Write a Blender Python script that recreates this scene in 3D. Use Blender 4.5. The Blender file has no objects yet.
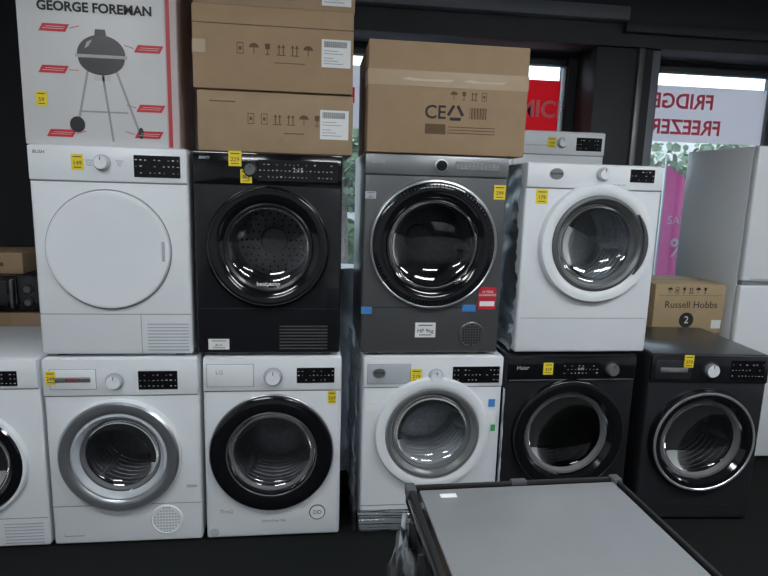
import bpy, bmesh, math, random
from mathutils import Vector, Matrix
random.seed(4)
R = math.radians
scn = bpy.context.scene
scn.view_settings.view_transform = 'Standard'
scn.view_settings.look = 'None'

# ------------------------------------------------------------------ materials
MATS = {}
def mat(name, col, rough=.5, metal=0., coat=0., emit=None, es=0., noise=0., nscale=30., bump=0., bscale=200., trans=0., alpha=1.):
    if name in MATS: return MATS[name]
    m = bpy.data.materials.new(name); m.use_nodes = True
    nt = m.node_tree; b = nt.nodes['Principled BSDF']
    c = (col[0], col[1], col[2], 1)
    b.inputs['Base Color'].default_value = c
    b.inputs['Roughness'].default_value = rough
    b.inputs['Metallic'].default_value = metal
    b.inputs['Coat Weight'].default_value = coat
    b.inputs['Coat Roughness'].default_value = .08
    b.inputs['Transmission Weight'].default_value = trans
    b.inputs['Alpha'].default_value = alpha
    if emit:
        b.inputs['Emission Color'].default_value = (*emit, 1)
        b.inputs['Emission Strength'].default_value = es
    if noise > 0 or bump > 0:
        tc = nt.nodes.new('ShaderNodeTexCoord')
    if noise > 0:
        n = nt.nodes.new('ShaderNodeTexNoise'); n.inputs['Scale'].default_value = nscale; n.inputs['Detail'].default_value = 6
        nt.links.new(tc.outputs['Object'], n.inputs['Vector'])
        r = nt.nodes.new('ShaderNodeValToRGB')
        r.color_ramp.elements[0].position = .3; r.color_ramp.elements[1].position = .7
        r.color_ramp.elements[0].color = (*[max(0, x*(1-noise)) for x in col], 1)
        r.color_ramp.elements[1].color = (*[min(1, x*(1+noise)) for x in col], 1)
        nt.links.new(n.outputs['Fac'], r.inputs['Fac']); nt.links.new(r.outputs['Color'], b.inputs['Base Color'])
    if bump > 0:
        n2 = nt.nodes.new('ShaderNodeTexNoise'); n2.inputs['Scale'].default_value = bscale; n2.inputs['Detail'].default_value = 4
        nt.links.new(tc.outputs['Object'], n2.inputs['Vector'])
        bp = nt.nodes.new('ShaderNodeBump'); bp.inputs['Strength'].default_value = bump; bp.inputs['Distance'].default_value = .01
        nt.links.new(n2.outputs['Fac'], bp.inputs['Height']); nt.links.new(bp.outputs['Normal'], b.inputs['Normal'])
    MATS[name] = m
    return m

def glassmat(name, tint, base=.06, rough=.02, gl=(1, 1, 1)):
    m = bpy.data.materials.new(name); m.use_nodes = True
    nt = m.node_tree; nt.nodes.clear()
    o = nt.nodes.new('ShaderNodeOutputMaterial'); mx = nt.nodes.new('ShaderNodeMixShader')
    t = nt.nodes.new('ShaderNodeBsdfTransparent'); t.inputs['Color'].default_value = (*tint, 1)
    g = nt.nodes.new('ShaderNodeBsdfGlossy'); g.inputs['Roughness'].default_value = rough; g.inputs['Color'].default_value = (*gl, 1)
    f = nt.nodes.new('ShaderNodeFresnel'); f.inputs['IOR'].default_value = 1.5
    a = nt.nodes.new('ShaderNodeMath'); a.operation = 'ADD'; a.inputs[1].default_value = base; a.use_clamp = True
    nt.links.new(f.outputs[0], a.inputs[0]); nt.links.new(a.outputs[0], mx.inputs[0])
    nt.links.new(t.outputs[0], mx.inputs[1]); nt.links.new(g.outputs[0], mx.inputs[2]); nt.links.new(mx.outputs[0], o.inputs[0])
    return m

WHITE = mat('white_enamel', (.72, .75, .785), .32, coat=.25, noise=.02, nscale=3)
WHITEP = mat('white_plastic', (.74, .77, .80), .4)
LGREY = mat('light_grey_plastic', (.42, .45, .49), .35)
GREYLINE = mat('panel_gap_grey', (.22, .23, .25), .6)
SILV = mat('silver_trim', (.42, .44, .47), .28, metal=.8)
CHROME = mat('chrome_trim', (.6, .62, .65), .3, metal=.75)
BLACKB = mat('black_dryer_enamel', (.011, .011, .014), .25, coat=.4)
BLACKG = mat('gloss_black', (.006, .006, .008), .12, coat=.4)
BLACKM = mat('matt_black', (.012, .012, .013), .55)
GRAPH = mat('graphite_metal', (.15, .155, .16), .36, metal=.6, noise=.05, nscale=4)
GRAPHL = mat('light_graphite_panel', (.26, .27, .28), .34, metal=.6)
DGREY = mat('dark_grey_enamel', (.034, .036, .042), .32, metal=.4, coat=.2)
DGREY2 = mat('dark_grey_enamel_brown', (.026, .026, .030), .33, metal=.4, coat=.2)
DRUM = mat('drum_steel', (.55, .56, .58), .35, metal=.8, noise=.15, nscale=60)
RUBBER = mat('gasket_rubber', (.10, .105, .11), .6)
YEL = mat('yellow_sticker_paper', (.80, .62, .03), .6)
INK = mat('black_ink', (.02, .02, .02), .7)
PAPER = mat('white_label_paper', (.75, .76, .76), .6)
RED = mat('red_print', (.50, .015, .03), .5)
BLUE = mat('blue_tape', (.05, .22, .55), .5)
CARD = mat('cardboard', (.335, .235, .145), .8, noise=.06, nscale=12, bump=.05, bscale=60)
CARD2 = mat('cardboard_warm', (.345, .235, .14), .8, noise=.06, nscale=9, bump=.05, bscale=60)
TAPE = mat('brown_packing_tape', (.30, .21, .11), .3)
CARDINK = mat('cardboard_ink', (.12, .07, .035), .8)
TXTW = mat('white_print', (.45, .47, .49), .5)
TXTG = mat('grey_print', (.25, .26, .28), .5)
GLASS_D = glassmat('dark_door_glass', (.38, .38, .40), .03, rough=.05)
GLASS_B = glassmat('black_door_glass', (.07, .07, .075), .01, rough=.05)
GLASS_M = glassmat('smoked_door_glass', (.26, .26, .275), .035, rough=.04)
GLASS_C = glassmat('clear_door_glass', (.66, .68, .70), .03, rough=.05)
GLASS_W = glassmat('window_pane_glass', (.92, .95, .96), .02)
WRAP = glassmat('plastic_wrap', (.80, .82, .84), .34, rough=.25, gl=(.9, .92, .95))

# ------------------------------------------------------------------ helpers
COL = scn.collection
def root(name, x=0, y=0, z=0, rz=0):
    e = bpy.data.objects.new(name, None); COL.objects.link(e)
    e.location = (x, y, z); e.rotation_euler = (0, 0, R(rz)); e.empty_display_size = .1
    return e
def link(name, bm, m, parent, smooth=True, ang=35):
    me = bpy.data.meshes.new(name)
    bmesh.ops.recalc_face_normals(bm, faces=bm.faces)
    bm.to_mesh(me); bm.free()
    for p in me.polygons: p.use_smooth = smooth
    if smooth: me.set_sharp_from_angle(angle=R(ang))
    me.materials.append(m)
    o = bpy.data.objects.new(name, me); COL.objects.link(o)
    if parent: o.parent = parent
    return o
def addbox(bm, x0, x1, y0, y1, z0, z1, bev=0, seg=2):
    r = bmesh.ops.create_cube(bm, size=1)
    vs = r['verts']
    for v in vs:
        v.co = Vector(((x0+x1)/2+v.co.x*(x1-x0), (y0+y1)/2+v.co.y*(y1-y0), (z0+z1)/2+v.co.z*(z1-z0)))
    if bev > 0:
        es = list({e for v in vs for e in v.link_edges})
        bmesh.ops.bevel(bm, geom=es, offset=bev, segments=seg, affect='EDGES', profile=.5)
def box(p, name, x0, x1, y0, y1, z0, z1, m, bev=0, seg=2):
    bm = bmesh.new(); addbox(bm, x0, x1, y0, y1, z0, z1, bev, seg)
    return link(name, bm, m, p)
def boxes(p, name, lst, m, bev=0):
    bm = bmesh.new()
    for b in lst: addbox(bm, *b, bev)
    return link(name, bm, m, p)
def lathe(p, name, cx, cz, prof, m, seg=72, closed=False, sx=1., sz=1.):
    bm = bmesh.new(); rings = []
    for (r, y) in prof:
        if r < 1e-5:
            rings.append([bm.verts.new((cx, y, cz))])
        else:
            rings.append([bm.verts.new((cx+sx*r*math.cos(2*math.pi*i/seg), y, cz+sz*r*math.sin(2*math.pi*i/seg))) for i in range(seg)])
    n = len(rings)
    for k in range(n if closed else n-1):
        a, b = rings[k], rings[(k+1) % n]
        for i in range(seg):
            j = (i+1) % seg
            if len(a) == 1 and len(b) == 1: continue
            if len(a) == 1: bm.faces.new((a[0], b[i], b[j]))
            elif len(b) == 1: bm.faces.new((a[i], a[j], b[0]))
            else: bm.faces.new((a[i], a[j], b[j], b[i]))
    return link(name, bm, m, p)
def ring(p, name, cx, cz, Rr, r, y, m, seg=72):
    return lathe(p, name, cx, cz, [(Rr+r*math.cos(2*math.pi*k/10), y+r*math.sin(2*math.pi*k/10)) for k in range(10)], m, seg, True)
def text(p, name, s, x, y, z, size, m, rx=90, ry=0, rz=0, ax='CENTER', ext=.0004, bold=0):
    c = bpy.data.curves.new(name, 'FONT'); c.body = s; c.size = size; c.align_x = ax; c.align_y = 'CENTER'
    c.extrude = ext; c.offset = bold; c.resolution_u = 3
    c.materials.append(m)
    o = bpy.data.objects.new(name, c); COL.objects.link(o); o.location = (x, y, z)
    o.rotation_euler = (R(rx), R(ry), R(rz))
    if p: o.parent = p
    return o
def poly(p, name, pts, y, m, th=.0008):
    """flat print in the XZ plane"""
    bm = bmesh.new()
    f = bm.faces.new([bm.verts.new((a, y, b)) for a, b in pts])
    r = bmesh.ops.extrude_face_region(bm, geom=[f])
    for v in r['geom']:
        if isinstance(v, bmesh.types.BMVert): v.co.y += th
    return link(name, bm, m, p, smooth=False)
def cutbody(p, name, w, h, d, m, holes, bev=.012):
    bm = bmesh.new(); addbox(bm, -w/2, w/2, 0, d, 0.012, h, bev, 3)
    o = link(name, bm, m, p)
    for (cx, cz, r, depth) in holes:
        bc = bmesh.new()
        bmesh.ops.create_cone(bc, cap_ends=True, segments=72, radius1=r, radius2=r, depth=depth*2,
                              matrix=Matrix.Translation((cx, 0, cz)) @ Matrix.Rotation(R(90), 4, 'X'))
        c = link('cutter', bc, m, None)
        md = o.modifiers.new('b', 'BOOLEAN'); md.operation = 'DIFFERENCE'; md.solver = 'EXACT'; md.object = c
        c.parent = p
        bpy.context.view_layer.update()
        dg = bpy.context.evaluated_depsgraph_get()
        me = bpy.data.meshes.new_from_object(o.evaluated_get(dg))
        o.modifiers.clear(); o.data = me
        bpy.data.objects.remove(c)
    for q in o.data.polygons: q.use_smooth = True
    o.data.set_sharp_from_angle(angle=R(35))
    return o
def feet(p, w, d):
    boxes(p, 'feet', [(sx*(w/2-.06)-.02, sx*(w/2-.06)+.02, yy-.02, yy+.02, 0, .016) for sx in (-1, 1) for yy in (.06, d-.06)], BLACKM)
def drum(p, cx, cz, r, depth=.32, backholes=False, m=None):
    m = m or DRUM
    lathe(p, 'drum', cx, cz, [(r*.97, .03), (r*.99, .05), (r*.99, depth*.9), (r*.9, depth), (r*.35, depth+.005), (r*.3, depth-.01), (0, depth-.012)], m, 64)
    lathe(p, 'door_gasket', cx, cz, [(r*1.0, -.002), (r*.93, .0), (r*.88, .02), (r*.95, .045), (r, .04)], RUBBER, 64)
    bm = bmesh.new()
    for k in range(3):
        a = R(90+120*k+20)
        M = Matrix.Translation((cx+.9*r*math.cos(a), (.05+depth)/2, cz+.9*r*math.sin(a))) @ Matrix.Rotation(-a, 4, 'Y')
        rr = bmesh.ops.create_cone(bm, cap_ends=True, segments=4, radius1=.05, radius2=.02, depth=.06, matrix=M @ Matrix.Rotation(R(-90), 4, 'Y') @ Matrix.Diagonal((.7, (depth-.07)/.09, 1, 1)))
    link('drum_paddles', bm, LGREY, p)
    if backholes:
        bm = bmesh.new()
        for rr_, n in ((.42, 12), (.55, 16), (.68, 22), (.8, 26)):
            for k in range(n):
                a = 2*math.pi*k/n
                bmesh.ops.create_circle(bm, cap_ends=True, segments=8, radius=.005,
                    matrix=Matrix.Translation((cx+rr_*r*math.cos(a), depth-.004, cz+rr_*r*math.sin(a))) @ Matrix.Rotation(R(90), 4, 'X'))
        link('drum_perforations', bm, INK, p, smooth=False)
    else:
        for k in range(7):
            ring(p, 'drum_rib', cx, cz, r*.985, .003, .08+k*.035, m, 48)
def sticker(p, x, z, w=.042, h=.055, txt='199', y=-.0105, m=None, name='price_sticker'):
    box(p, name, x-w/2, x+w/2, y-.0008, y+.002, z-h/2, z+h/2, m or YEL)
    if txt:
        text(p, 'price_text', txt, x, y-.0015, z-.004, h*.38, INK)
        boxes(p, 'price_lines', [(x-w*.35, x+w*.35, y-.0018, y-.0008, z+h*.3, z+h*.36), (x-w*.3, x+w*.3, y-.0018, y-.0008, z-h*.36, z-h*.31)], INK)
def knob(p, x, z, r=.026, m=None, m2=None, y=-.008):
    m = m or CHROME; m2 = m2 or LGREY
    lathe(p, 'dial_base', x, z, [(r*1.25, y), (r*1.25, y-.004), (r*1.1, y-.006), (r, y-.006)], m2, 40)
    lathe(p, 'dial', x, z, [(r, y-.004), (r*.97, y-.022), (r*.9, y-.026)], m, 40)
    lathe(p, 'dial_face', x, z, [(r*.9, y-.026), (r*.2, y-.026), (0, y-.025)], WHITEP if m is CHROME else m, 40)
    box(p, 'dial_mark', x-.0015, x+.0015, y-.0275, y-.025, z+r*.4, z+r*.85, INK)
DISPN = [0]
def display(p, x0, x1, z0, z1, y=-.0095, icons=True, m=None, tx=''):
    DISPN[0] += 1; rnd = random.Random(DISPN[0])
    box(p, 'display_panel', x0, x1, y-.002, y+.006, z0, z1, m or BLACKG, .0015, 1)
    if icons:
        h = z1-z0; w = x1-x0
        L = []
        n = max(4, int(w/.016))
        for row in (.2, .5, .78):
            for i in range(n):
                if rnd.random() < .35: continue
                cx = x0+w*(i+.5)/n; ww = rnd.uniform(.0015, .0045)
                L.append((cx-ww, cx+ww, y-.0028, y-.0018, z0+h*row-.001, z0+h*row+rnd.choice((.0008, .0015, .003))))
        boxes(p, 'display_icons', L, TXTW)
        if tx: text(p, 'display_time', tx, (x0+x1)/2, y-.003, (z0+z1)/2+h*.04, h*.3, TXTW)
def slots(p, x0, x1, z0, z1, n, m=None, y=-.0015):
    st = (z1-z0)/n
    boxes(p, 'vent_slots', [(x0, x1, y, .004, z0+st*(i+.2), z0+st*(i+.6)) for i in range(n)], m or GREYLINE)
def roundvent(p, x, z, r, m, mb):
    lathe(p, 'round_vent', x, z, [(r, .002), (r, -.004), (r*.93, -.006), (r*.9, -.003), (0, -.003)], mb, 40)
    L = []
    n = 9
    for i in range(n):
        zz = -r*.82+2*r*.82*i/(n-1); hw = math.sqrt(max(0, (r*.86)**2-zz**2))
        k = max(1, int(hw/.012))
        for j in range(-k, k+1):
            xx = j*.0125
            if abs(xx) < hw-.004: L.append((x+xx-.0042, x+xx+.0042, -.0045, -.0028, z+zz-.0035, z+zz+.0035))
    boxes(p, 'round_vent_holes', L, m)

def base(name, x0, x1, z0, h=.85, d=.56, yf=2.41, rz=0, m=None, hole=None, panel_v=.86, panel_m=None, kick=None, linem=None, bev=.012):
    w = x1-x0
    p = root(name, (x0+x1)/2, yf, z0, rz)
    holes = []
    if hole: holes = [(hole[0], hole[1], hole[2], .36)]
    cutbody(p, 'body', w, h, d, m, holes, bev)
    feet(p, w, d)
    lm = linem or GREYLINE
    box(p, 'control_fascia', -w/2+.002, w/2-.002, -.008, .02, h*panel_v, h-.004, panel_m or m, .006)
    L = [(-w/2+.004, w/2-.004, -.0012, .003, h*panel_v-.004, h*panel_v)]
    if kick: L.append((-w/2+.004, w/2-.004, -.0012, .003, h*kick-.0015, h*kick+.0015))
    boxes(p, 'panel_seams', L, lm)
    return p, w, h

def U(w, u): return (u-.5)*w
def bowl(p, cx, cz, r, m, inward=.06, y=-.012):
    prof = [(r, y)] + [(r*math.cos(t*math.pi/2/8)*.98, y+inward*math.sin(t*math.pi/2/8)) for t in range(1, 8)] + [(0, y+inward)]
    return lathe(p, 'door_glass', cx, cz, prof, m, 64)

Z1 = .852   # base of upper row

# ============ upper row ============
# 1 white dryer, solid door
p, w, h = base('tumble_dryer', -1.098, -.503, Z1, m=WHITE, panel_v=.84, panel_m=WHITE, kick=.215)
cx, cz, r = U(w, .475), h*.522, .236
lathe(p, 'door_seam', cx, cz, [(r+.006, .002), (r+.006, -.001), (r+.001, -.001)], GREYLINE)
lathe(p, 'door', cx, cz, [(r, .004), (r, -.012), (r-.004, -.018), (r-.012, -.02), (r-.022, -.0185), (r*.5, -.021), (0, -.0215)], WHITE, 96)
box(p, 'door_handle_recess', cx+r-.03, cx+r-.018, -.0212, -.017, cz-.04, cz+.04, LGREY, .003)
knob(p, U(w, .463), h*.925, .026, CHROME)
display(p, U(w, .66), U(w, .955), h*.865, h*.965)
text(p, 'logo', 'BUSH', U(w, .075), -.009, h*.965, .018, INK)
sticker(p, U(w, .31), h*.925, .045, .06, '149')
slots(p, U(w, .70), U(w, .975), h*.03, h*.175, 9, LGREY)
boxes(p, 'kick_seams', [(U(w, .66)-.001, U(w, .66)+.001, -.0012, .003, h*.02, h*.21)], GREYLINE)
text(p, 'legend', 'Cottons\nSynth\nMix', U(w, .57), -.009, h*.925, .009, TXTG)
text(p, 'legend', 'Cottons\nWool\nRapid', U(w, .38), -.009, h*.925, .009, TXTG)

# 2 black dryer
hole = (U(w, .5), .85*.55, .185)
p, w, h = base('tumble_dryer', -.485, .111, Z1, m=BLACKB, hole=hole, panel_v=.845, panel_m=BLACKG, kick=.245, linem=BLACKM)
cx, cz = U(w, .497), h*.548
drum(p, cx, cz, .185, .34, True)
lathe(p, 'door_ring', cx, cz, [(.25, .002), (.25, -.02), (.243, -.03), (.23, -.034), (.21, -.030), (.195, -.026), (.18, -.014), (.176, -.008)], BLACKG, 96)
ring(p, 'door_trim', cx, cz, .236, .002, -.0335, DGREY, 96)
lathe(p, 'door_inner_ring', cx, cz, [(.182, -.014), (.176, -.018), (.166, -.012), (.163, .0)], DGREY2)
bowl(p, cx, cz, .172, GLASS_D, .05)
text(p, 'door_print', 'heatpump', cx, -.016, cz-.15, .024, PAPER, bold=.0005)
display(p, U(w, .43), U(w, .965), h*.865, h*.965, tx='2:15')
knob(p, U(w, .38), h*.915, .022, GRAPH, BLACKM)
text(p, 'logo', 'BEKO', U(w, .08), -.009, h*.965, .016, TXTW)
sticker(p, U(w, .28), h*.965, .05, .06, '229')
sticker(p, U(w, .352), h*.885, .045, .055, '8kg')
slots(p, U(w, .57), U(w, .91), h*.035, h*.165, 8, GRAPH)
sticker(p, U(w, .15), h*.065, .085, .045, 'A++', y=-.003, m=PAPER, name='rating_label')

# 3 graphite dryer
w3 = .612
hole = (U(w3, .49), .86*.572, .20)
p, w, h = base('tumble_dryer', .201, .813, Z1, h=.865, m=GRAPH, hole=hole, panel_v=.90, panel_m=GRAPHL, kick=.25, linem=BLACKM)
cx, cz = U(w, .49), h*.565
drum(p, cx, cz, .20, .34)
lathe(p, 'door_outer_ring', cx, cz, [(.276, .002), (.276, -.018), (.272, -.025), (.266, -.027), (.262, -.024)], SILV, 96)
lathe(p, 'door_dish', cx, cz, [(.263, -.024), (.245, -.032), (.22, -.030), (.20, -.018)], BLACKG, 96)
bm = bmesh.new(); n = 100
for k in range(n):
    a = 2*math.pi*k/n
    M = Matrix.Translation((cx+.247*math.cos(a), -.0300, cz+.247*math.sin(a))) @ Matrix.Rotation(-a, 4, 'Y')
    bmesh.ops.create_cube(bm, size=1, matrix=M @ Matrix.Diagonal((.018, .004, .003, 1)))
link('door_ribs', bm, BLACKB, p, smooth=False)
lathe(p, 'door_inner_ring', cx, cz, [(.207, -.018), (.2, -.026), (.194, -.022), (.190, -.0)], BLACKG)
bowl(p, cx, cz, .197, GLASS_M, .07, -.016)
knob(p, U(w, .52), h*.948, .022, BLACKG, CHROME)
text(p, 'logo', 'HOOVER', U(w, .09), -.009, h*.955, .014, TXTW)
display(p, U(w, .62), U(w, .93), h*.93, h*.97, m=GRAPHL, tx='')
sticker(p, U(w, .945), h*.83, .05, .06, '299', y=-.002)
roundvent(p, U(w, .80), h*.11, .058, BLACKM, GRAPH)
sticker(p, U(w, .46), h*.135, .09, .065, 'HP 9kg', y=-.003, m=PAPER, name='rating_label')
sticker(p, U(w, .035), h*.235, .045, .03, '', y=-.003, m=BLUE, name='transit_tape')
sticker(p, U(w, .77), h*.248, .06, .03, '', y=-.003, m=BLUE, name='transit_tape')
sticker(p, U(w, .90), h*.30, .078, .10, '', y=-.003, m=RED, name='warranty_label')
text(p, 'warranty_text', '10 YEAR\nGUARANTEE', U(w, .90), -.005, h*.325, .014, PAPER)
box(p, 'warranty_white', U(w, .90)-.033, U(w, .90)+.033, -.0046, -.003, h*.26, h*.285, PAPER)
sticker(p, U(w, .045), h*.80, .045, .03, 'A+', y=-.003, m=LGREY, name='energy_label')

# 4 white dryer with porthole
w4 = .625
hole = (U(w4, .54), .85*.60, .19)
p, w, h = base('tumble_dryer', .892, 1.515, Z1, m=WHITE, hole=hole, panel_v=.875, panel_m=WHITEP, kick=None)
cx, cz = U(w, .54), h*.598
drum(p, cx, cz, .19, .33)
lathe(p, 'door_rim', cx, cz, [(.262, .002), (.262, -.018), (.255, -.03), (.235, -.034), (.215, -.03), (.208, -.024), (.20, -.02)], WHITEP, 96)
lathe(p, 'door_chrome_ring', cx, cz, [(.212, -.022), (.207, -.034), (.196, -.036), (.184, -.026), (.180, -.01), (.178, .0)], GRAPH, 96)
bowl(p, cx, cz, .184, GLASS_C, .08)
bm = bmesh.new()
for k in range(15):
    a = R(-35+5*k)
    M = Matrix.Translation((cx+.213*math.cos(a), -.038, cz+.213*math.sin(a))) @ Matrix.Rotation(-a, 4, 'Y')
    bmesh.ops.create_cube(bm, size=1, matrix=M @ Matrix.Diagonal((.016*math.sin(math.pi*(k+.6)/15.2)+.003, .012, .021, 1)))
link('door_handle', bm, GRAPH, p)
knob(p, U(w, .545), h*.95, .025, CHROME)
display(p, U(w, .745), U(w, .925), h*.915, h*.98)
lathe(p, 'logo_badge', U(w, .21), h*.945, [(.024, -.006), (.024, -.010), (0, -.010)], SILV, 32, sx=1.3)
text(p, 'logo', 'HOOVER', U(w, .21), -.0112, h*.945, .013, INK)
sticker(p, U(w, .12), h*.83, .052, .06, '179', y=-.003)
boxes(p, 'kick_seams', [(U(w, .03), U(w, .97), -.0012, .003, h*.20, h*.2025)], GREYLINE)
text(p, 'legend', 'Cottons  Easy Care', U(w, .66), -.009, h*.90, .009, TXTG)

# ============ lower row ============
LH = .85
def drawer(p, w, u0, u1, v0, v1, h, m, lm=GREYLINE, handle=True):
    x0, x1 = U(w, u0), U(w, u1)
    box(p, 'drawer_seam', x0-.002, x1+.002, -.0095, .0, h*v0-.002, h*v1+.002, lm, .003)
    box(p, 'detergent_drawer', x0, x1, -.013, .0, h*v0, h*v1, m, .005)
    if handle:
        box(p, 'drawer_handle', x0+.02, x1-.02, -.0165, -.008, (h*v0+h*v1)/2-.012, (h*v0+h*v1)/2+.012, SILV, .004)

# 0 far left, cropped
hole = (0, LH*.47, .19)
p, w, h = base('washing_machine', -1.72, -1.118, 0, m=WHITE, hole=hole, panel_v=.85, panel_m=WHITE, kick=.17)
cx, cz = 0, h*.47
drum(p, cx, cz, .19)
lathe(p, 'door_ring', cx, cz, [(.24, .002), (.24, -.014), (.235, -.022), (.225, -.024), (.22, -.018)], WHITEP, 96)
lathe(p, 'door_black_ring', cx, cz, [(.225, -.022), (.218, -.03), (.185, -.03), (.17, -.012)], BLACKG, 96)
bowl(p, cx, cz, .18, GLASS_B, .07)
display(p, U(w, .60), U(w, .87), h*.865, h*.94)
knob(p, 0, h*.905, .03)
drawer(p, w, .04, .34, .87, .97, h, WHITEP)
slots(p, U(w, .70), U(w, .96), h*.03, h*.15, 7, LGREY)

# 1 white dryer with silver ring
w1 = .62
hole = (U(w1, .47), LH*.495, .17)
p, w, h = base('tumble_dryer', -1.103, -.483, 0, m=WHITE, hole=hole, panel_v=.81, panel_m=WHITE, kick=.225)
cx, cz = U(w, .47), h*.495
drum(p, cx, cz, .17, .33)
lathe(p, 'door_rim', cx, cz, [(.252, .002), (.252, -.014), (.245, -.026), (.236, -.03)], WHITEP, 96)
lathe(p, 'door_silver_ring', cx, cz, [(.246, -.026), (.238, -.034), (.215, -.036), (.198, -.030), (.193, -.024)], SILV, 96)
lathe(p, 'door_inner_ring', cx, cz, [(.195, -.026), (.185, -.03), (.172, -.02), (.165, -.005)], LGREY, 96)
bowl(p, cx, cz, .17, GLASS_D, .07)
knob(p, U(w, .46), h*.885, .03, CHROME)
display(p, U(w, .61), U(w, .865), h*.84, h*.935)
drawer(p, w, .05, .34, .845, .945, h, WHITEP)
text(p, 'logo', 'BOSCH', U(w, .2), -.019, h*.895, .018, RED)
sticker(p, U(w, .06), h*.905, .04, .055, '249', y=-.014)
roundvent(p, U(w, .76), h*.135, .068, LGREY, WHITEP)
boxes(p, 'service_flap', [(U(w, .07), U(w, .20), -.0015, .003, h*.06, h*.062), (U(w, .07), U(w, .072), -.0015, .003, h*.06, h*.075)], GREYLINE)
box(p, 'model_label', U(w, .90), U(w, .97), -.002, .002, h*.31, h*.325, LGREY)

# 2 white washer, black ring
w2 = .587
hole = (U(w2, .49), LH*.49, .19)
p, w, h = base('washing_machine', -.465, .122, 0, m=WHITE, hole=hole, panel_v=.825, panel_m=WHITE, kick=None)
cx, cz = U(w, .49), h*.49
drum(p, cx, cz, .19, .33)
lathe(p, 'door_black_ring', cx, cz, [(.268, .002), (.268, -.014), (.262, -.026), (.25, -.032), (.22, -.036), (.197, -.030), (.186, -.012)], BLACKG, 96)
ring(p, 'door_trim', cx, cz, .2665, .003, -.012, CHROME, 96)
ring(p, 'door_inner_trim', cx, cz, .192, .003, -.027, GRAPH, 96)
bowl(p, cx, cz, .188, GLASS_D, .07)
drawer(p, w, .03, .36, .85, .965, h, WHITEP, handle=False)
text(p, 'logo', 'LG', U(w, .12), -.014, h*.925, .026, TXTG)
knob(p, U(w, .50), h*.90, .033, CHROME)
display(p, U(w, .67), U(w, .945), h*.865, h*.945)
sticker(p, U(w, .93), h*.785, .035, .055, '269', y=-.003)
lathe(p, 'feature_badge', U(w, .83), h*.145, [(.036, .0), (.036, -.003), (0, -.003)], INK, 40)
lathe(p, 'feature_badge_face', U(w, .83), h*.145, [(.032, -.002), (.032, -.0036), (0, -.0036)], PAPER, 40)
text(p, 'feature_text', 'DD', U(w, .83), -.0042, h*.145, .026, INK)
text(p, 'feature_caption', 'ThinQ', U(w, .15), -.0015, h*.165, .022, TXTG)
lathe(p, 'drain_cap', U(w, .06), h*.05, [(.02, .0), (.02, -.003), (0, -.003)], LGREY, 30)
text(p, 'feature_caption', 'Direct Drive 10kg', U(w, .50), -.0015, h*.105, .014, TXTG)

# 3 white washer in wrap
w3 = .632
hole = (U(w3, .5), LH*.59, .19)
p, w, h = base('washing_machine', .215, .847, 0, m=WHITE, hole=hole, panel_v=.835, panel_m=WHITE, kick=.17)
cx, cz = U(w, .5), h*.585
drum(p, cx, cz, .19, .33)
lathe(p, 'door_rim', cx, cz, [(.262, .002), (.262, -.016), (.255, -.03), (.235, -.034), (.218, -.03), (.208, -.024)], WHITEP, 96)
lathe(p, 'door_chrome_ring', cx, cz, [(.215, -.026), (.208, -.036), (.196, -.036), (.186, -.02), (.182, -.004)], GRAPHL, 96)
bowl(p, cx, cz, .188, GLASS_C, .09)
drawer(p, w, .03, .33, .855, .96, h, LGREY, handle=False)
lathe(p, 'logo_badge', U(w, .11), h*.915, [(.022, -.010), (.022, -.0145), (0, -.0145)], SILV, 32, sx=1.3)
text(p, 'logo', 'HOOVER', U(w, .11), -.0155, h*.915, .012, INK)
knob(p, U(w, .51), h*.895, .028, CHROME)
display(p, U(w, .63), U(w, .97), h*.855, h*.945)
sticker(p, U(w, .37), h*.90, .05, .06, '219', y=-.014)
sticker(p, U(w, .93), h*.74, .03, .035, '', y=-.003, m=BLUE, name='energy_label')
sticker(p, U(w, .93), h*.66, .045, .05, '', y=-.003, m=PAPER, name='energy_label')
sticker(p, U(w, .95), h*.60, .02, .03, '', y=-.003, m=mat('green_label', (.05, .35, .12), .5), name='energy_label')
sticker(p, U(w, .06), h*.73, .05, .04, '', y=-.003, m=PAPER, name='feature_label')
boxes(p, 'kick_flap', [(U(w, .06), U(w, .22), -.0015, .003, h*.04, h*.043)], GREYLINE)

# 4 dark washer (black porthole)
w5 = .62
hole = (U(w5, .5), LH*.56, .20)
p, w, h = base('washing_machine', .862, 1.482, 0, m=DGREY2, hole=hole, panel_v=.86, panel_m=BLACKG, kick=.12, linem=BLACKM)
cx, cz = U(w, .5), h*.555
drum(p, cx, cz, .20, .33)
lathe(p, 'door_ring', cx, cz, [(.268, .002), (.268, -.016), (.26, -.03), (.24, -.036), (.215, -.03), (.2, -.01)], BLACKG, 96)
ring(p, 'door_trim', cx, cz, .262, .0025, -.0295, DGREY, 96)
bowl(p, cx, cz, .203, GLASS_B, .07)
knob(p, U(w, .80), h*.925, .028, GRAPHL, BLACKM)
display(p, U(w, .42), U(w, .70), h*.89, h*.96, tx='0:49')
text(p, 'logo', 'Haier', U(w, .12), -.009, h*.935, .026, TXTW)
sticker(p, U(w, .31), h*.93, .045, .055, '329')
boxes(p, 'fascia_trim', [(U(w, .02), U(w, .98), -.0095, -.006, h*.865, h*.869)], SILV)

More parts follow.
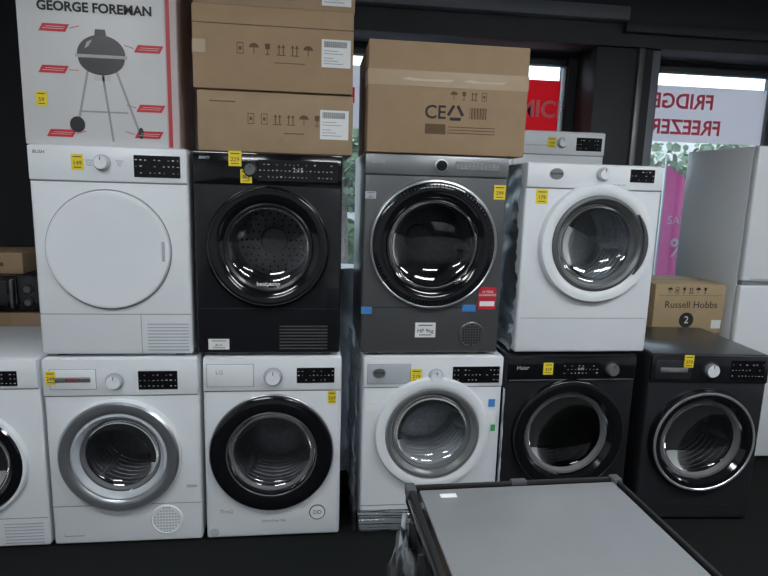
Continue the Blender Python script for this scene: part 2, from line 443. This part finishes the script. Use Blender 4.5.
# 5 dark washer right
w6 = .575
hole = (U(w6, .5), LH*.5, .20)
p, w, h = base('washing_machine', 1.565, 2.14, 0, rz=-4, m=DGREY, hole=hole, panel_v=.84, panel_m=BLACKB, kick=.10, linem=BLACKM)
cx, cz = U(w, .5), h*.50
drum(p, cx, cz, .20, .33)
lathe(p, 'door_ring', cx, cz, [(.262, .002), (.262, -.016), (.254, -.03), (.238, -.034)], BLACKG, 96)
lathe(p, 'door_silver_ring', cx, cz, [(.249, -.031), (.246, -.036), (.239, -.036), (.235, -.032)], CHROME, 96)
lathe(p, 'door_inner_ring', cx, cz, [(.236, -.033), (.215, -.03), (.2, -.01)], BLACKG, 96)
bowl(p, cx, cz, .203, GLASS_M, .08)
knob(p, U(w, .50), h*.915, .032, CHROME, BLACKM)
display(p, U(w, .67), U(w, .955), h*.86, h*.97)
drawer(p, w, .04, .34, .86, .965, h, DGREY, BLACKM)
text(p, 'logo', 'BOSCH', U(w, .19), -.019, h*.912, .016, TXTW)
sticker(p, U(w, .30), h*.965, .045, .06, '379', y=-.018)

# ============ appliance behind the top right dryer ============
p = root('cardboard_box', 1.45, 3.36, 0)
box(p, 'carton', -.29, .29, 0, .33, 0, 1.085, CARD, .004)
box(p, 'tape', -.03, .03, -.001, .003, .3, 1.084, TAPE)
p, w, h = base('tumble_dryer', 1.150, 1.715, 1.087, m=WHITE, yf=3.36, d=.34, panel_v=.84, panel_m=WHITEP, kick=.2)
lathe(p, 'door', 0, h*.5, [(.22, .002), (.22, -.012), (.2, -.02), (0, -.022)], WHITEP, 64)
knob(p, U(w, .52), h*.92, .026, CHROME)
display(p, U(w, .68), U(w, .96), h*.87, h*.96)
text(p, 'legend', 'Cottons Synthetics Mixed', U(w, .25), -.009, h*.9, .014, TXTG)
sticker(p, U(w, .41), h*.92, .05, .06, '159')

# ============ boxes on top ============
ZT = Z1+.85
p = root('kettle_barbecue_box', -.825, 2.43, ZT)
WB = mat('white_printed_card', (.58, .58, .59), .45, noise=.03, nscale=5)
box(p, 'carton', -.285, .29, 0, .42, 0, .68, WB, .004)
REDC = mat('red_card', (.42, .03, .04), .5)
box(p, 'side_print', .289, .2915, .01, .41, .01, .67, mat('side_print_card', (.42, .30, .27), .6))
box(p, 'side_red_band', .2905, .293, .30, .41, .01, .67, REDC)
box(p, 'edge_red_band', .245, .2895, -.0015, .003, .004, .676, mat('pale_print', (.50, .42, .42), .6))
boxes(p, 'edge_red_stripe', [(.250, .265, -.0025, -.001, .004, .676)], REDC)
text(p, 'brand_title', 'GEORGE FOREMAN', -.005, -.002, .505, .047, INK, bold=.0015)
text(p, 'subtitle', 'KETTLE CHARCOAL BBQ', -.03, -.002, .60, .035, RED)
bbq = mat('bbq_print', (.02, .02, .024), .35)
GP = root('barbecue_print', .02, 0, -.03); GP.parent = p
gx, gz = -.01, .37
poly(GP, 'print_bowl', [(gx+.085*math.cos(a), gz-.012+.062*math.sin(a)) for a in [math.pi+math.pi*k/20 for k in range(21)]], -.0015, bbq)
poly(GP, 'print_lid', [(gx+.088*math.cos(a), gz+.072*math.sin(a)) for a in [math.pi*k/20 for k in range(21)]], -.0015, mat('bbq_lid_print', (.03, .03, .035), .35))
poly(GP, 'print_rim', [(gx-.095, gz-.011), (gx+.095, gz-.011), (gx+.095, gz), (gx-.095, gz)], -.002, mat('rim_print', (.35, .35, .36), .4))
poly(GP, 'print_handle', [(gx-.022, gz+.068), (gx+.022, gz+.068), (gx+.018, gz+.092), (gx-.018, gz+.092)], -.002, bbq)
poly(GP, 'print_highlight', [(gx-.06, gz+.02), (gx-.05, gz+.045), (gx-.03, gz+.055), (gx-.045, gz+.03)], -.0022, mat('hl_print', (.35, .35, .37), .35))
leg = mat('leg_print', (.3, .3, .31), .5)
def bar(nm, a, b, t, m, y=-.0012, par=None):
    d = Vector((b[0]-a[0], b[1]-a[1])).normalized(); nn = Vector((-d.y, d.x))*t/2
    poly(par or GP, nm, [(a[0]+nn.x, a[1]+nn.y), (b[0]+nn.x, b[1]+nn.y), (b[0]-nn.x, b[1]-nn.y), (a[0]-nn.x, a[1]-nn.y)], y, m)
bar('print_leg', (gx-.05, gz-.05), (gx-.10, .10), .008, leg)
bar('print_leg', (gx+.05, gz-.05), (gx+.13, .085), .008, leg)
bar('print_leg', (gx+.0, gz-.06), (gx+.03, .05), .008, leg)
bar('print_shelf', (gx-.085, .16), (gx+.09, .16), .006, leg)
bar('print_catcher', (gx-.03, gz-.085), (gx+.03, gz-.085), .02, mat('ash_print', (.5, .5, .52), .4))
poly(GP, 'print_wheel', [(gx-.10+.028*math.cos(2*math.pi*k/20), .11+.03*math.sin(2*math.pi*k/20)) for k in range(20)], -.002, bbq)
poly(GP, 'print_wheel', [(gx+.135+.010*math.cos(2*math.pi*k/20), .085+.022*math.sin(2*math.pi*k/20)) for k in range(20)], -.002, bbq)
for (x, z) in ((-.175, .46), (-.185, .31), (-.17, .075), (.165, .40), (.165, .18), (.155, .08)):
    poly(GP, 'print_callout', [(x-.055, z-.014), (x+.04, z-.014), (x+.055, z+.014), (x-.04, z+.014)], -.0015, RED)
    boxes(GP, 'print_callout_text', [(x-.04, x+.035, -.0022, -.001, z-.004, z-.003), (x-.03, x+.04, -.0022, -.001, z+.003, z+.004)], PAPER)
    s = 1 if x < 0 else -1
    bar('print_pointer', (x+s*.055, z), (x+s*.09, z+(.0 if abs(z-.3) < .1 else .01)), .0025, RED)
sticker(p, -.215, .17, .04, .055, '59', y=-.003)

def carton(x0, x1, y0, d, z0, hh, m, name='cardboard_box', tape=True, rz=0):
    p = root(name, (x0+x1)/2, y0, z0, rz); w = x1-x0
    box(p, 'carton', -w/2, w/2, 0, d, 0, hh, m, .004)
    box(p, 'flap_seam', -w/2+.004, w/2-.004, d/2-.0015, d/2+.0015, hh-.001, hh+.0008, CARDINK)
    return p, w
def handling(p, x, z, s, m, seq='ugau'):
    """umbrella, glass, arrows icons as flat prints"""
    for i, c in enumerate(seq):
        cx = x+i*s*1.25
        if c == 'u':
            poly(p, 'umbrella_print', [(cx+s*.45*math.cos(math.pi*k/8), z+s*.1+s*.4*math.sin(math.pi*k/8)) for k in range(9)], -.001, m)
            boxes(p, 'umbrella_stem_print', [(cx-s*.04, cx+s*.04, -.001, .002, z-s*.45, z+s*.1)], m)
        elif c == 'g':
            poly(p, 'glass_print', [(cx-s*.25, z+s*.5), (cx-s*.2, z+.05*s), (cx, z-s*.05), (cx+s*.2, z+.05*s), (cx+s*.25, z+s*.5)], -.001, m)
            boxes(p, 'glass_stem_print', [(cx-s*.04, cx+s*.04, -.001, .002, z-s*.45, z), (cx-s*.2, cx+s*.2, -.001, .002, z-s*.5, z-s*.42)], m)
        elif c == 'a':
            for o in (-.2, .2):
                poly(p, 'arrow_print', [(cx+(o-.17)*s, z+.2*s), (cx+(o+.17)*s, z+.2*s), (cx+o*s, z+.5*s)], -.001, m)
            boxes(p, 'arrow_stem_print', [(cx+(o-.05)*s, cx+(o+.05)*s, -.001, .002, z-.4*s, z+.25*s) for o in (-.2, .2)]+[(cx-.42*s, cx+.42*s, -.001, .002, z-.5*s, z-.42*s)], m)
        else:
            L = [(cx-.3*s, cx+.3*s, -.001, .002, z-.5*s, z-.43*s), (cx-.3*s, cx+.3*s, -.001, .002, z+.43*s, z+.5*s), (cx-.3*s, cx-.24*s, -.001, .002, z-.5*s, z+.5*s), (cx+.24*s, cx+.3*s, -.001, .002, z-.5*s, z+.5*s), (cx-.12*s, cx+.12*s, -.001, .002, z-.15*s, z+.15*s)]
            boxes(p, 'stack_print', L, m)
def shiplabel(p, x0, x1, z0, z1):
    box(p, 'shipping_label', x0, x1, -.0015, .002, z0, z1, PAPER)
    h = z1-z0
    boxes(p, 'label_lines', [(x0+.008, x1-.03-.02*(i % 3), -.0022, -.001, z0+h*f, z0+h*f+.0022) for i, f in enumerate((.12, .22, .32, .48, .58))], TXTG)
    boxes(p, 'label_barcode', [(x0+.01+i*.004, x0+.0115+i*.004+.001*(i % 2), -.0022, -.001, z0+h*.72, z0+h*.93) for i in range(int((x1-x0-.02)/.004))], INK)
p, w = carton(-.465, .150, 2.43, .5, ZT, .235, CARD)
shiplabel(p, .175, .29, .06, .175)
handling(p, -.10, .13, .042, CARDINK, 'ssaaug')
boxes(p, 'handling_print', [(.03, .11, -.001, .002, .075, .079), (-.26, -.16, -.001, .002, .19, .194)], CARDINK)
box(p, 'brown_mark', .0, .03, -.001, .002, .03, .06, TAPE)
p, w = carton(-.475, .146, 2.415, .5, ZT+.237, .31, CARD2)
shiplabel(p, .185, .30, .10, .205)
handling(p, -.13, .155, .042, CARDINK, 'sugaau')
boxes(p, 'handling_print', [(-.0, .12, -.001, .002, .105, .108)], CARDINK)
box(p, 'lid_edge', -w/2-.001, w/2+.001, -.002, .01, .24, .2425, CARDINK)
box(p, 'tape', -w/2-.001, -w/2+.05, -.001, .1, .13, .18, TAPE)
p, w = carton(-.47, .15, 2.425, .5, ZT+.549, .26, CARD)
shiplabel(p, .18, .295, .02, .12)
handling(p, -.12, .05, .036, CARDINK, 'sugaau')

p, w = carton(.208, .872, 2.405, .5, Z1+.867, .437, CARD2)
box(p, 'tape', -w/2-.0015, w/2+.0015, -.0015, .12, .265, .325, mat('cream_tape', (.40, .29, .18), .3))
for i, (a, b) in enumerate(((-.2, .02), (.05, .24))):
    poly(p, 'torn_paper', [(a, .29), (a+.03, .298), (a+.09, .293), (b, .296), (b-.02, .286), (a+.05, .285)], -.003, mat('kraft_tear', (.55, .45, .33), .8))
text(p, 'ce_mark', 'CE', -.055, -.001, .165, .075, INK, bold=.001)
for k in range(3):
    a0 = R(90+120*k); a1 = R(90+120*(k+1))
    c = (.03, .165)
    A = (c[0]+.032*math.cos(a0+.25), c[1]+.032*math.sin(a0+.25)); B = (c[0]+.032*math.cos(a1-.25), c[1]+.032*math.sin(a1-.25))
    bar('recycle_print', A, B, .012, INK, -.001, p)
handling(p, .02, .235, .034, CARDINK, 'ugas')
boxes(p, 'handling_print', [(-.0, .20, -.001, .002, z, z+.003) for z in (.085, .097, .109)], CARDINK)
box(p, 'print_block', -.095, -.01, -.0012, .002, .08, .12, CARDINK)
boxes(p, 'barcode', [(.09+.006*i, .09+.006*i+.003*(1+i % 2)/1.5, -.001, .002, .145, .19) for i in range(12)], CARDINK)

# ============ plastic wrap ============
def wrap(name, x, y0, y1, z0, z1, amp, axis='X', seed=0):
    rnd = random.Random(seed)
    p = root(name, 0, 0, 0); bm = bmesh.new(); nu, nv = 14, 50
    ph = [rnd.uniform(0, 6) for _ in range(6)]
    g = []
    for j in range(nv+1):
        row = []
        for i in range(nu+1):
            u = i/nu; v = j/nv
            n = math.sin(9*u+ph[0]+7*v)*.4+math.sin(23*v+ph[1]+4*u)*.3+math.sin(51*v+11*u+ph[2])*.25+rnd.uniform(-.3, .3)
            d = amp*(n*.5)
            if axis == 'X': row.append(bm.verts.new((x+d, y0+(y1-y0)*u, z0+(z1-z0)*v)))
            else: row.append(bm.verts.new((y0+(y1-y0)*u, x+d, z0+(z1-z0)*v)))
        g.append(row)
    for j in range(nv):
        for i in range(nu): bm.faces.new((g[j][i], g[j][i+1], g[j+1][i+1], g[j+1][i]))
    link('wrap_sheet', bm, WRAP, p, ang=60)
wrap('plastic_wrap', .185, 2.37, 2.95, .02, .86, .026, 'X', 1)
wrap('plastic_wrap', .862, 2.38, 2.95, .88, 1.69, .026, 'X', 2)
wrap('plastic_wrap', .855, 2.385, 2.42, .02, .70, .004, 'X', 6)
wrap('plastic_wrap', 2.398, .205, .855, .012, .13, .008, 'Y', 8)
p = root('foam_roll', .15, 3.12, 0)
bm = bmesh.new(); prof = []
for j in range(30):
    z = j/29*1.15
    for i in range(20):
        a = 2*math.pi*i/20
        rr = .10+.008*math.sin(5*a+z*20)+.006*math.sin(31*z+2*a)
        prof.append(bm.verts.new((rr*math.cos(a), rr*math.sin(a), z)))
for j in range(29):
    for i in range(20):
        k = (i+1) % 20
        bm.faces.new((prof[j*20+i], prof[j*20+k], prof[j*20+20+k], prof[j*20+20+i]))
bm.faces.new(prof[-20:]); bm.faces.new(prof[:20])
link('roll', bm, mat('grey_foam_wrap', (.62, .64, .67), .35), p)

# ============ foreground dishwasher top ============
p = root('dishwasher', .522, .705, 0, 1.2)
FW = .56; FD = .61
TOPM = mat('brushed_steel_top', (.29, .305, .32), .42, metal=.4, noise=.05, nscale=6)
box(p, 'cabinet', -FW/2+.012, FW/2-.012, .012, FD-.012, .03, .80, DGREY2, .006)
box(p, 'top_frame', -FW/2, FW/2, 0, FD, .80, .842, BLACKG, .008, 3)
box(p, 'top_panel', -FW/2+.030, FW/2-.022, .02, FD-.024, .835, .846, TOPM, .004)
bm = bmesh.new()
for b in ((-FW/2+.004, -FW/2+.018, .004, FD-.004, .838, .850), (FW/2-.013, FW/2-.004, .004, FD-.004, .838, .850), (-FW/2+.004, FW/2-.004, FD-.014, FD-.004, .838, .850)):
    addbox(bm, *b, .003)
link('top_rim', bm, BLACKM, p)
boxes(p, 'corner_clips', [(-FW/2-.002, -FW/2+.022, FD-.035, FD+.001, .825, .853), (FW/2-.022, FW/2+.002, FD-.03, FD+.001, .825, .853), (-.01, .03, FD-.016, FD+.001, .84, .853)], mat('clip_plastic', (.08, .08, .09), .5), .003)
box(p, 'label', -.205, -.165, .545, .562, .8455, .8468, PAPER)
boxes(p, 'side_ribs', [(-FW/2-.004, -FW/2+.014, .05+.12*i, .06+.12*i, .05, .79) for i in range(5)], GRAPH)
box(p, 'side_hinge_bracket', -FW/2-.012, -FW/2+.014, .40, .55, .66, .72, SILV, .004)
feet_l = [(-FW/2+.03, -FW/2+.07, .05, .09, 0, .035), (FW/2-.07, FW/2-.03, .05, .09, 0, .035), (-FW/2+.03, -FW/2+.07, FD-.09, FD-.05, 0, .035), (FW/2-.07, FW/2-.03, FD-.09, FD-.05, 0, .035)]
boxes(p, 'feet', feet_l, BLACKM)
cu = bpy.data.curves.new('drain_hose', 'CURVE'); cu.dimensions = '3D'; cu.bevel_depth = .007
sp = cu.splines.new('NURBS'); pts = [(-FW/2-.008, .56, .80), (-FW/2-.03, .5, .72), (-FW/2-.02, .55, .6), (-FW/2-.04, .45, .5), (-FW/2-.02, .3, .55), (-FW/2-.012, .2, .45)]
sp.points.add(len(pts)-1)
for q, c in zip(sp.points, pts): q.co = (*c, 1)
sp.use_endpoint_u = True; cu.materials.append(LGREY)
o = bpy.data.objects.new('drain_hose', cu); COL.objects.link(o); o.parent = p
# loose plastic bag taped on its left side
bm = bmesh.new(); rnd = random.Random(3); g = []
for j in range(13):
    g.append([bm.verts.new((-FW/2-.01-.03*math.sin(j/12*math.pi)-rnd.uniform(0, .015), .36+.2*i/8, .42+.36*j/12+rnd.uniform(-.01, .01))) for i in range(9)])
for j in range(12):
    for i in range(8): bm.faces.new((g[j][i], g[j][i+1], g[j+1][i+1], g[j+1][i]))
link('manual_bag', bm, WRAP, p, ang=20)

# ============ right side: fridges and boxes ============
FR = mat('fridge_white', (.74, .77, .80), .3, coat=.2)
def fridge(x0, x1, y0, d, h, split):
    p = root('fridge_freezer', (x0+x1)/2, y0, 0); w = x1-x0
    box(p, 'cabinet', -w/2, w/2, .045, d, .03, h, FR, .008)
    box(p, 'upper_door', -w/2, w/2, 0, .04, split+.012, h, FR, .012, 3)
    box(p, 'lower_door', -w/2, w/2, 0, .04, .04, split-.012, FR, .012, 3)
    box(p, 'door_gap', -w/2+.01, w/2-.01, .01, .046, split-.012, split+.012, GREYLINE)
    box(p, 'handle_recess', -w/2+.05, -w/2+.2, -.002, .02, split+.012, split+.03, LGREY, .003)
    box(p, 'plinth', -w/2+.01, w/2-.01, .03, d-.02, 0, .035, BLACKM)
    box(p, 'hinge_cover', w/2-.09, w/2-.01, .01, .08, h, h+.018, WHITEP, .004)
    box(p, 'badge', -.03, .03, -.002, .001, h-.12, h-.105, SILV)
fridge(2.41, 2.97, 2.97, .62, 1.865, 1.10)
fridge(3.02, 3.6, 2.95, .62, 1.80, .75)
p = root('cardboard_box', 2.17, 3.10, 0)
box(p, 'carton', -.20, .20, 0, .42, 0, .785, CARD, .004)
box(p, 'tape', -.03, .03, -.001, .003, .3, .784, TAPE)
p, w = carton(1.945, 2.385, 3.05, .36, .788, .29, mat('cardboard_tan', (.42, .31, .18), .75, noise=.05, nscale=10))
text(p, 'brand_print', 'Russell Hobbs', .01, -.001, .17, .058, INK)
lathe(p, 'badge_print', -.01, .08, [(.045, .001), (.045, -.001), (0, -.001)], INK, 32)
text(p, 'badge_text', '2', -.01, -.002, .08, .06, PAPER)
handling(p, -.13, .255, .035, INK, 'usgaug')
box(p, 'label', .15, .21, -.001, .002, .03, .08, PAPER)
boxes(p, 'side_line', [(-.2, .2, -.001, .002, .225, .2265)], INK)

# left back
p = root('cardboard_box', -1.62, 3.18, 0)
box(p, 'carton', -.32, .32, 0, .45, 0, .87, CARD, .004)
box(p, 'tape', -.03, .03, -.001, .003, .3, .869, TAPE)
p = root('microwave_oven', -1.66, 3.16, .872)
box(p, 'case', -.24, .24, .02, .36, .012, .20, BLACKM, .008)
box(p, 'door', -.24, .12, 0, .025, .014, .198, BLACKG, .006)
box(p, 'control_panel', .122, .24, 0, .025, .014, .198, BLACKB, .006)
box(p, 'handle', .095, .11, -.025, 0, .03, .18, GRAPH, .004)
box(p, 'door_window', -.21, .07, -.002, .002, .04, .17, DGREY2, .004)
boxes(p, 'feet', [(-.2, -.17, .05, .08, 0, .014), (.17, .2, .05, .08, 0, .014), (-.2, -.17, .3, .33, 0, .014), (.17, .2, .3, .33, 0, .014)], BLACKM)
knob(p, .18, .06, .018, GRAPH, BLACKM, 0)
knob(p, .18, .13, .018, GRAPH, BLACKM, 0)
p, w = carton(-1.95, -1.52, 3.20, .3, 1.074, .11, CARD2)
boxes(p, 'handling_print', [(.0, .12, -.001, .002, .04, .06)], CARDINK)
p = root('kettle_box', -1.20, 3.15, 0)
box(p, 'carton', -.09, .09, 0, .3, 0, 1.02, WB, .004)
box(p, 'print', -.07, .07, -.0015, .002, .86, .96, LGREY)
box(p, 'print_dark', -.05, .05, -.002, .002, .9, .94, BLACKM)

# ============ room shell ============
WALLD = mat('black_wall_paint', (.012, .013, .015), .7, noise=.2, nscale=4)
FRAME = mat('dark_window_frame', (.016, .017, .02), .5)
BEAM = mat('dark_beam_paint', (.022, .024, .028), .6, noise=.1, nscale=3)
WALLG = mat('grey_wall_paint', (.45, .46, .47), .8)
def carpet():
    m = bpy.data.materials.new('black_carpet'); m.use_nodes = True; nt = m.node_tree; b = nt.nodes['Principled BSDF']
    tc = nt.nodes.new('ShaderNodeTexCoord'); n = nt.nodes.new('ShaderNodeTexNoise'); n.inputs['Scale'].default_value = 260; n.inputs['Detail'].default_value = 3
    nt.links.new(tc.outputs['Object'], n.inputs['Vector'])
    r = nt.nodes.new('ShaderNodeValToRGB'); r.color_ramp.elements[0].position = .42; r.color_ramp.elements[1].position = .68
    r.color_ramp.elements[0].color = (.004, .005, .005, 1); r.color_ramp.elements[1].color = (.022, .025, .024, 1)
    nt.links.new(n.outputs['Fac'], r.inputs['Fac']); nt.links.new(r.outputs['Color'], b.inputs['Base Color'])
    b.inputs['Roughness'].default_value = .95; b.inputs['Specular IOR Level'].default_value = .15
    bp = nt.nodes.new('ShaderNodeBump'); bp.inputs['Strength'].default_value = .6; bp.inputs['Distance'].default_value = .004
    nt.links.new(n.outputs['Fac'], bp.inputs['Height']); nt.links.new(bp.outputs['Normal'], b.inputs['Normal'])
    return m
XL, XR, YB, YW, HC = -3.0, 4.6, -4.0, 4.0, 2.95
box(None, 'floor', XL-.15, XR+.15, YB-.15, YW+.15, -.1, 0, carpet())
box(None, 'ceiling', XL-.15, XR+.15, YB-.15, YW+.15, HC, HC+.1, mat('dark_ceiling', (.06, .062, .066), .8))
box(None, 'wall_left', XL-.15, XL, YB, YW, 0, HC, WALLG)
box(None, 'wall_right', XR, XR+.15, YB, YW, 0, HC, WALLG)
box(None, 'wall_front', XL, XR, YB-.15, YB, 0, HC, WALLG)
boxes(None, 'wall_back', [(XL, -.35, YW, YW+.15, 0, HC), (-.35, XR, YW, YW+.15, 0, .35), (-.35, XR, YW, YW+.15, 2.5, HC), (1.73, 2.24, YW, YW+.15, .35, 2.5), (4.2, XR, YW, YW+.15, .35, 2.5)], WALLD)
box(None, 'trim_1', -.35, XR, YW-.28, YW, 2.52, HC, BEAM, .006)
TRK_ = mat('grey_trunking', (.13, .14, .16), .5)
box(None, 'trim_2', .0, 1.95, YW-.36, YW-.281, 2.66, 2.74, TRK_, .004)
box(None, 'trim_3', 1.95, XR, YW-.33, YW-.281, 2.60, 2.66, BEAM, .004)
p = root('pillar', 2.0, 3.72, 0)
box(p, 'shaft', -.21, .18, 0, .27, 0, 2.515, BEAM, .01)
box(p, 'edge_strip', .18, .25, .03, .25, 0, 2.515, mat('grey_metal_strip', (.16, .175, .20), .45), .006)
box(p, 'shutter_rail', .07, .11, -.02, .0, 0, 2.515, GRAPH, .004)
def window(name, x0, x1, mull):
    p = root(name, 0, YW, 0)
    L = [(x0, x1, .02, .10, .35, .42), (x0, x1, .02, .10, 2.45, 2.5), (x0, x0+.05, .02, .10, .35, 2.5), (x1-.04, x1, .02, .10, .35, 2.5)]
    for m_ in mull: L.append((m_-.025, m_+.025, .02, .10, .35, 2.5))
    boxes(p, 'frame', L, FRAME, .003)
    box(p, 'pane', x0+.05, x1-.04, .055, .061, .42, 2.45, GLASS_W)
window('window_1', -.35, 1.76, [.95])
window('window_2', 2.24, 4.2, [3.32])
def film(name, col, e):
    m = bpy.data.materials.new(name); m.use_nodes = True; nt = m.node_tree; nt.nodes.clear()
    o = nt.nodes.new('ShaderNodeOutputMaterial'); mx = nt.nodes.new('ShaderNodeMixShader'); mx.inputs[0].default_value = e
    d = nt.nodes.new('ShaderNodeBsdfDiffuse'); t = nt.nodes.new('ShaderNodeBsdfTranslucent')
    d.inputs['Color'].default_value = (*col, 1); t.inputs['Color'].default_value = (*col, 1)
    nt.links.new(d.outputs[0], mx.inputs[1]); nt.links.new(t.outputs[0], mx.inputs[2]); nt.links.new(mx.outputs[0], o.inputs[0])
    return m
FW_ = film('white_vinyl', (.84, .80, .82), .8); FRD = film('red_vinyl', (.82, .09, .12), .8); FPK = film('pink_vinyl', (.80, .20, .24), .6)
p = root('window_sign', 0, YW+.045, 0)
box(p, 'vinyl', 2.30, 3.28, 0, .004, 1.97, 2.36, FW_)
text(p, 'lettering', 'FRIDGE', 2.63, -.003, 2.25, .145, FPK, rz=180, bold=.003)
text(p, 'lettering', 'FREEZER', 2.67, -.003, 2.07, .145, FPK, rz=180, bold=.003)
p = root('window_sign', 0, YW+.045, 0)
box(p, 'vinyl', 3.36, 4.1, 0, .004, 1.97, 2.36, FRD)
text(p, 'lettering', 'TVS', 3.7, -.003, 2.17, .2, FW_, rz=180)
p = root('window_sign', 0, YW+.045, 0)
box(p, 'vinyl', 1.0, 1.70, 0, .004, 1.94, 2.35, FRD)
text(p, 'lettering', 'MICRO', 1.40, -.003, 2.15, .16, FW_, ax='LEFT', bold=.004)
p = root('window_sign', 0, YW+.045, 0)
box(p, 'vinyl', -.28, .90, 0, .004, 1.97, 2.38, FW_)
text(p, 'lettering', 'TUMBLE DRYERS', .30, -.003, 2.18, .15, FRD, rz=180)

# ceiling lights
EM = mat('led_diffuser', (.9, .9, .9), .5, emit=(.94, .98, 1.0), es=32)
for (x, y) in ((-1.2, .6), (1.4, .6), (-1.2, -1.6), (1.4, -1.6), (3.3, .8)):
    p = root('ceiling_light', x, y, HC)
    box(p, 'housing', -.62, .62, -.20, .20, -.05, 0, WHITEP, .004)
    box(p, 'diffuser', -.58, .58, -.16, .16, -.056, -.049, EM)

# ============ outside ============
box(None, 'pavement', -8, 14, YW+.2, 9, -.16, -.06, mat('pavement', (.35, .36, .37), .9, noise=.15, nscale=5))
box(None, 'road', -8, 14, 9, 20, -.2, -.12, mat('asphalt', (.16, .17, .18), .9, noise=.2, nscale=8))
p = root('building', 6, 17, -.12)
box(p, 'facade', -9, 9, 0, 3, 0, 3.4, mat('pale_brick', (.45, .42, .40), .9, noise=.15, nscale=2))
boxes(p, 'building_windows', [(-8+2.2*i, -7+2.2*i, -.03, .05, 1, 2.6) for i in range(8)], DGREY)
TRK = mat('bark', (.12, .095, .08), .9, noise=.3, nscale=15); LEAF = mat('foliage', (.13, .18, .11), .8, noise=.5, nscale=3)
def tree(x, y, h, s):
    rnd = random.Random(s); p = root('tree', x, y, -.118)
    bm = bmesh.new()
    bmesh.ops.create_cone(bm, cap_ends=True, segments=12, radius1=.14, radius2=.07, depth=h*.6, matrix=Matrix.Translation((0, 0, h*.3)))
    for k in range(6):
        a = k*1.05+rnd.random(); M = Matrix.Translation((0, 0, h*.45)) @ Matrix.Rotation(a, 4, 'Z') @ Matrix.Rotation(R(38), 4, 'X') @ Matrix.Translation((0, 0, h*.2))
        bmesh.ops.create_cone(bm, cap_ends=True, segments=6, radius1=.05, radius2=.02, depth=h*.4, matrix=M)
    link('trunk', bm, TRK, p)
    bm = bmesh.new()
    for k in range(600):
        a = rnd.uniform(0, 6.28); rr = rnd.random()**.4*h*.3; ph = rnd.uniform(-1, 1)
        c = Vector((rr*math.cos(a)*math.sqrt(1-ph*ph), rr*math.sin(a)*math.sqrt(1-ph*ph), h*.62+rr*ph*.9))
        M = Matrix.Translation(c) @ Matrix.Rotation(rnd.uniform(0, 6), 4, 'Z') @ Matrix.Rotation(rnd.uniform(0, 6), 4, 'X')
        bmesh.ops.create_circle(bm, cap_ends=True, segments=5, radius=rnd.uniform(.05, .11), matrix=M)
    link('leaves', bm, LEAF, p, smooth=False)
tree(2.6, 10.8, 3.3, 1); tree(5.6, 11.5, 3.3, 2); tree(8.4, 11, 3.4, 3); tree(.5, 10.8, 3.4, 5); tree(7.0, 11.2, 3.1, 7)
p = root('hedge', 5.0, 12.9, -.118)
bm = bmesh.new(); rnd = random.Random(9)
addbox(bm, -7, 7, 0, .6, 0, .9)
for k in range(1800):
    c = Vector((rnd.uniform(-7, 7), rnd.uniform(-.15, .7), rnd.uniform(.15, 1.0)))
    bmesh.ops.create_circle(bm, cap_ends=True, segments=5, radius=.12, matrix=Matrix.Translation(c) @ Matrix.Rotation(rnd.uniform(0, 6), 4, 'Z') @ Matrix.Rotation(rnd.uniform(0, 6), 4, 'X'))
link('leaves', bm, LEAF, p, smooth=False)
p = root('sale_flag', 3.34, 5.0, -.06)
MAG = mat('magenta_fabric', (.52, .02, .20), .7)
box(p, 'pole', -.19, -.175, -.008, .008, 0, 2.0, SILV)
box(p, 'base_plate', -.35, 0, -.15, .15, 0, .02, DGREY)
pts = [(-.175, .75), (.16, .80), (.17, 1.5), (.10, 1.68), (.0, 1.82), (-.175, 1.92)]
poly(p, 'banner', pts, 0, MAG, .004)
text(p, 'banner_text', 'SALE', .0, -.003, 1.42, .11, FW_)
text(p, 'banner_text', '%', .02, -.003, 1.16, .24, FW_, bold=.004)

# ============ world ============
wd = bpy.data.worlds.new('overcast_sky'); scn.world = wd; wd.use_nodes = True
nt = wd.node_tree; bg = nt.nodes['Background']
tc = nt.nodes.new('ShaderNodeTexCoord'); sep = nt.nodes.new('ShaderNodeSeparateXYZ'); rp = nt.nodes.new('ShaderNodeValToRGB')
rp.color_ramp.elements[0].position = .0; rp.color_ramp.elements[0].color = (.75, .84, .92, 1)
rp.color_ramp.elements[1].position = .7; rp.color_ramp.elements[1].color = (.62, .78, .95, 1)
nt.links.new(tc.outputs['Generated'], sep.inputs[0]); nt.links.new(sep.outputs['Z'], rp.inputs['Fac']); nt.links.new(rp.outputs['Color'], bg.inputs['Color'])
bg.inputs['Strength'].default_value = 4.2

# ============ camera ============
cam = bpy.data.cameras.new('camera'); co = bpy.data.objects.new('camera', cam); COL.objects.link(co)
cam.sensor_width = 36; cam.lens = 27; cam.clip_start = .02
M = Matrix.Rotation(R(-7), 4, 'Z') @ Matrix.Rotation(R(80.25), 4, 'X') @ Matrix.Rotation(R(1.7), 4, 'Z')
co.matrix_world = Matrix.Translation((0, 0, 1.57)) @ M
scn.camera = co
